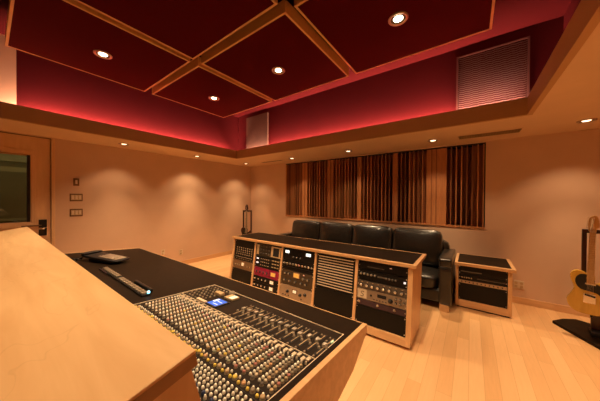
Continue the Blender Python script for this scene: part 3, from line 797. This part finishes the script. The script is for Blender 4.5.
# bay 5
u = Unit('power_unit', 'black rack unit with a faint red light, top of the rightmost rack bay', 'audio gear', B5[0], B5[1], .700, zt, 'panel_black')
u.rect(.66, .70, .60, .68, 'led_red', .004, 'indicator_light'); u.rect(.20, .55, .35, .45, 'dark_grey_plastic', .003, 'display')
u = Unit('audio_interface', 'black rack unit with dim grey dials and one pale light, rightmost rack bay', 'audio gear', B5[0], B5[1], .582, .696, 'panel_black')
for k in range(5): u.knob(.07+.075*k, .62, .013, 'dark_grey_plastic', 'grey_plastic')
for k in range(4): u.knob(.60+.06*k, .55, .011, 'dark_grey_plastic')
u.rect(.93, .97, .42, .60, 'led_white', .004, 'indicator_light'); u.rect(.42, .58, .5, .66, 'dark_grey_plastic', .003, 'display')
u = Unit('preamp', 'grey rack unit with eight dials in a row, above the silver one in rightmost bay', 'audio gear', B5[0], B5[1], .492, .578, 'grey_panel')
for k in range(8): u.knob(.10+.115*k, .42, .017, 'black_plastic', 'silver')
for k in range(8): u.rect(.09+.115*k, .12+.115*k, .80, .88, 'tan_plastic', .003, 'button')
u = Unit('channel_strip', 'silver rack unit with S mark, small screen and dials in the rightmost rack bay', 'audio gear', B5[0], B5[1], .374, .488, 'silver_panel')
u.rect(.03, .22, .10, .92, 'cream_plastic', .003, 'logo_plate')
lp = []
for k in range(15):
    a = k/14
    ang = PI*.15+a*PI*1.25 if a < .5 else 0
x, y = u.P(.125, .50)
pts = [(x+.020, y+.022, .004), (x+.006, y+.028, .004), (x-.012, y+.024, .004), (x-.016, y+.012, .004), (x-.002, y+.002, .004), (x+.014, y-.008, .004), (x+.012, y-.022, .004), (x-.006, y-.028, .004), (x-.022, y-.022, .004)]
MB().tube(pts, .0034, 'brown_panel', 6).build('logo', u.t)
u.rect(.44, .62, .48, .78, 'void_black', .004, 'screen')
for k in range(5): u.rect(.36+.06*k, .39+.06*k, .16, .26, 'dark_grey_plastic', .004, 'button')
u.knob(.70, .44, .022, 'black_plastic')
for (a, b_) in ((.80, .72), (.80, .34), (.88, .72), (.88, .34), (.95, .5)): u.knob(a, b_, .013, 'black_plastic', 'grey_plastic')
u.knob(.31, .5, .010, 'black_plastic')
u = Unit('power_conditioner', 'thin dull purple rack unit under the silver one in the rightmost rack bay', 'audio gear', B5[0], B5[1], .308, .370, 'purple_panel')
for a in (.06, .45, .78): u.knob(a, .5, .012, 'tan_plastic', 'grey_plastic')
blank('blank black panel at the bottom of the rightmost rack bay', B5[0], B5[1], .112, .304)

# ------------------------------------------------------------------ side rack cabinet by the sofa
SB = (.135, 3.99, 0)
sc = thing('side_cabinet', 'small wooden rack cabinet with black inlaid top between sofa and guitar', 'rack cabinet', SB)
x0, x1, y0, y1 = -.163, .436, 3.975, 4.60
for a, b_ in ((x0, x0+.03), (x1-.042, x1)): MB().box(a, b_, y0, y1, .02, .60, 'cherry_upright', .002).build('side_panel', sc, SB)
MB().box(x0+.03, x1-.042, y0, y1, .02, .112, 'cherry_wood', .002).build('bottom_rail', sc, SB)
MB().box(x0+.03, x1-.042, y1-.02, y1, .112, .60, 'black_metal').build('back_panel', sc, SB)
MB().box(x0+.02, x1-.02, y0+.02, y1-.02, 0, .02, 'void_black').build('plinth', sc, SB)
a0, a1, c0, c1 = -.176, .470, 3.935, 4.625
MB().box(a0, a1, c0, c0+.04, .60, .64, 'cherry_wood', .003).box(a0, a1, c1-.02, c1, .60, .64, 'cherry_wood', .003).box(a0, a0+.035, c0+.04, c1-.02, .60, .64, 'cherry_wood', .003).box(a1-.04, a1, c0+.04, c1-.02, .60, .64, 'cherry_wood', .003).build('top_frame', sc, SB)
MB().box(a0+.035, a1-.04, c0+.04, c1-.02, .60, .638, 'black_laminate').build('top_inlay', sc, SB)
FS = lambda x, z, h=0: Matrix.Translation((x, 3.990, z)) @ Matrix.Rotation(PI/2, 4, 'X') @ Matrix.Translation((0, 0, h))
GS2 = 'gear in the small side cabinet'
s0, s1 = x0+.032, x1-.044
u = Unit('rack_unit', 'dark rack unit with faint buttons, top of the small side cabinet', 'audio gear', s0, s1, .47, .598, 'panel_black', FS, .30, GS2)
u.rect(.05, .5, .3, .42, 'dark_grey_plastic', .003, 'display')
u = Unit('rack_unit', 'dark rack unit just above the pale strip in the small side cabinet', 'audio gear', s0, s1, .395, .466, 'panel_black', FS, .30, GS2)
for k in range(5): u.knob(.08+.05*k, .5, .010, 'dark_grey_plastic', 'tan_plastic')
u.rect(.40, .95, .45, .6, 'dark_grey_plastic', .003, 'display')
u = Unit('audio_patch_bay', 'pale silver rack strip with small dark switches in the small side cabinet', 'audio gear', s0, s1, .348, .391, 'silver_panel', FS, .2, GS2, False)
for k in range(11): u.rect(.06+.083*k, .085+.083*k, .3, .7, 'black_plastic', .006, 'button')
Unit('blank_panel', 'blank black panel at the bottom of the small side cabinet', 'rack panel', s0, s1, .115, .344, 'panel_black', FS, .05, GS2)

# ------------------------------------------------------------------ sofa
SX0, SX1 = -3.49, -.188
SO = ((SX0+SX1)/2, 4.1, 0)
so = thing('sofa', 'long black leather four seat sofa against the back wall behind the rack credenza', 'sofa', SO)
AW = .165
for a in (SX0, SX1-AW):
    MB().soft((a+AW/2, 4.10, .355), (AW/2-.006, .44, .275), 'leather', 18, 12).soft((a+AW/2, 4.10, .66), (AW/2, .445, .062), 'leather', 9, 14).build('arm', so, SO)
MB().box(SX0+.1, SX1-.1, 3.70, 4.52, .10, .27, 'leather', .02).build('base', so, SO)
MB().soft(((SX0+SX1)/2, 4.50, .50), ((SX1-SX0)/2-.08, .10, .38), 'leather', 10, 12).build('back', so, SO)
cw = (SX1-SX0-2*AW)/4
for k in range(4):
    xc = SX0+AW+cw*(k+.5)
    MB().soft((xc, 4.00, .355), (cw/2-.003, .34, .095), 'leather', 6, 12, (0, 0, .22)).build('seat_cushion', so, SO)
    M = Matrix.Translation((xc, 4.28, .74)) @ Matrix.Rotation(-.16, 4, 'X')
    MB().soft((0, 0, 0), (cw/2-.004, .125, .280), 'leather', 8, 14, (0, .32, .04), M).build('back_cushion', so, SO)
for a in (SX0+.02, SX1-.145):
    for b_ in (3.675, 4.44): MB().box(a, a+.11, b_, b_+.07, 0, .095, 'foot_wood', .004).build('foot', so, SO)

# ------------------------------------------------------------------ guitars and their stands (in their own frames, facing -y)
def guitar_stand(label, loc, rz):
    t = thing('guitar_stand', label, 'guitar stand', loc, rz, 'wooden guitar stands')
    MB().prism([(-.34, .10), (-.02, -.36), (.02, -.36), (.34, .10), (.25, .24), (-.12, .36), (-.24, .26)], 'Z', 0, .032, 'black_laminate', .006).build('base_board', t)
    MB().box(-.05, .05, .02, .05, .032, .50, 'mahogany', .004).build('spine', t)
    MB().box(-.06, .06, -.10, .06, .032, .075, 'black_plastic', .006).build('spine_foot', t)
    MB().box(-.120, .120, .03, .06, .46, .52, 'mahogany', .004).build('cross_rail', t)
    for s in (-1, 1): MB().box(s*.105-.018, s*.105+.018, .025, .065, .46, 1.19, 'mahogany', .004).build('post', t)
    MB().box(-.122, .122, .02, .07, 1.15, 1.192, 'mahogany', .004).build('top_rail', t)
    for s in (-1, 1): MB().tube([(s*.05, .02, 1.15), (s*.05, -.05, 1.15), (s*.05, -.075, 1.165)], .008, 'black_plastic').build('yoke_prong', t)
    for s in (-1, 1): MB().tube([(s*.045, .03, .235), (s*.06, -.06, .235), (s*.06, -.085, .26)], .010, 'black_plastic').build('rest_prong', t)
    return t
def catmull(P, n=6):
    out = []
    L = len(P)
    for i in range(L):
        p0, p1, p2, p3 = [Vector(P[(i+k-1) % L]) for k in range(4)]
        for q in range(n):
            s = q/n
            out.append(tuple(.5*((2*p1)+(-p0+p2)*s+(2*p0-5*p1+4*p2-p3)*s*s+(-p0+3*p1-3*p2+p3)*s**3)))
    return out
def guitar(label, loc, rx, ry, rz, body_m, neck_m, guard_m, head_m):
    """body bottom at the origin, neck up +z, front towards -y"""
    t = thing('electric_guitar', label, 'guitar', loc, rz); t.rotation_euler = (rx, ry, rz)
    ol = [(0, 0), (.10, .012), (.165, .065), (.178, .14), (.145, .215), (.125, .27), (.145, .325), (.150, .375), (.120, .395), (.085, .365), (.055, .345), (.034, .355), (.034, .43), (-.03, .445), (-.055, .462), (-.105, .468), (-.150, .435), (-.158, .375), (-.132, .30), (-.125, .255), (-.150, .195), (-.178, .13), (-.160, .058), (-.095, .010)]
    ol = [(a*.90, b) for a, b in ol]
    MB().prism(catmull(ol, 5), 'Y', -.022, .022, body_m, .005).build('body', t)
    pg = [(-.032, .43), (-.085, .425), (-.118, .375), (-.112, .315), (-.075, .268), (-.02, .255), (.05, .245), (.095, .215), (.118, .255), (.098, .30), (.075, .33), (.034, .345), (.032, .38), (-.03, .38)]
    pg = [(a*.90, b) for a, b in pg]
    MB().prism(catmull(pg, 4), 'Y', -.0255, -.0215, guard_m).build('pickguard', t)
    MB().prism([(-.027, .34), (.027, .34), (.020, .905), (-.020, .905)], 'Y', -.034, -.010, neck_m, .004).build('neck', t)
    fr = MB().prism([(-.0265, .34), (.0265, .34), (.0195, .903), (-.0195, .903)], 'Y', -.0352, -.0335, neck_m)
    for k in range(21):
        z = .905-.60*(1-2**(-k/12)); fr.box(-.024-.004*k/21, .024+.004*k/21, -.0358, -.0335, z-.0012, z+.0012, 'chrome')
    fr.build('fretboard', t)
    MB().box(-.022, .022, -.037, -.030, .903, .909, 'cream_plastic').build('nut', t)
    MB().prism(catmull([(-.022, .905), (.022, .905), (.026, .935), (.040, .955), (.046, .99), (.030, 1.07), (.010, 1.085), (-.012, 1.075), (-.030, 1.045), (-.034, .96)], 4), 'Y', -.024, -.008, head_m, .002).build('headstock', t)
    for k in range(6):
        z = .955+.020*k; x = -.018+.001*k
        MB().lathe([(.006, 0), (.006, .016), (0, .016)], 'chrome', 10, Matrix.Translation((x+.016, -.024, z)) @ Matrix.Rotation(PI/2, 4, 'X')).box(x-.026, x-.006, -.020, -.010, z-.007, z+.007, 'chrome', .003).build('tuning_peg', t)
    MB().box(-.040, .040, -.034, -.0225, .375-.05, .395-.05, 'chrome', .004).build('neck_pickup', t)
    MB().box(-.045, .045, -.030, -.0225, .125, .225, 'chrome', .004).box(-.038, .038, -.036, -.030, .195, .215, 'black_plastic', .002, Matrix.Rotation(.18, 4, 'Y') @ Matrix.Translation((-.035, 0, 0))).build('bridge', t)
    MB().box(.095, .120, -.0265, -.0225, .07, .21, 'chrome', .003).build('control_plate', t)
    for z in (.10, .15): MB().lathe([(.011, 0), (.010, .014), (0, .014)], 'chrome', 12, Matrix.Translation((.108, -.0265, z)) @ Matrix.Rotation(PI/2, 4, 'X')).build('control_knob', t)
    st = MB()
    for k in range(6):
        st.tube([(-.022+.0088*k, -.037, .19), (-.016+.0064*k, -.040, .907), (-.022+.002*k, -.034, .957+.02*k)], .0007, 'silver', 4)
    st.build('string', t)
    return t
guitar_stand('dark wooden guitar stand with flat black base holding the blond guitar at right edge', (1.150, 4.02, 0), -.12)
guitar('blond electric guitar with black pickguard on a stand at the right edge', (1.050, 3.93, .270), -.05, .03, -.10, 'blond_body', 'neck_maple', 'black_plastic', 'neck_maple')
guitar_stand('dark wooden guitar stand in the far left corner, half hidden behind the rack credenza', (-4.905, 4.22, 0), .62)
guitar('dark guitar with grey neck on a stand in the far left corner', (-4.853, 4.15, .265), -.05, 0, .62, 'mahogany', 'grey_plastic', 'black_plastic', 'mahogany')

# ------------------------------------------------------------------ camera
F_, A_, RO, PT, CH = 231.62, .63571, -.006408, -.00849, 1.521
c_, s_ = math.cos(A_), math.sin(A_); cr, sr = math.cos(RO), math.sin(RO); cp, sp_ = math.cos(PT), math.sin(PT)
R0 = Vector((c_, s_, 0)); FW = Vector((-s_*cp, c_*cp, sp_)); UP = Vector((s_*sp_, -c_*sp_, cp))
RT = cr*R0-sr*UP; UR = sr*R0+cr*UP
cam = bpy.data.cameras.new('camera'); co = bpy.data.objects.new('camera', cam); COL.objects.link(co)
M = Matrix((RT, UR, -FW)).transposed().to_4x4(); M.translation = Vector((0, 0, CH))
co.matrix_world = M
cam.sensor_fit = 'HORIZONTAL'; cam.sensor_width = 36; cam.lens = 36*F_/600; cam.clip_start = .02
S.camera = co
w_ = bpy.data.worlds.new('world'); S.world = w_; w_.use_nodes = True
w_.node_tree.nodes['Background'].inputs[0].default_value = (.9, .55, .3, 1); w_.node_tree.nodes['Background'].inputs[1].default_value = .0
vs = S.view_settings; vs.view_transform = 'Standard'; vs.look = 'None'; vs.gamma = 1; vs.use_curve_mapping = False; vs.exposure = -.15
S.cycles.max_bounces = 8; S.cycles.diffuse_bounces = 5; S.cycles.sample_clamp_indirect = 4; S.cycles.use_denoising = True
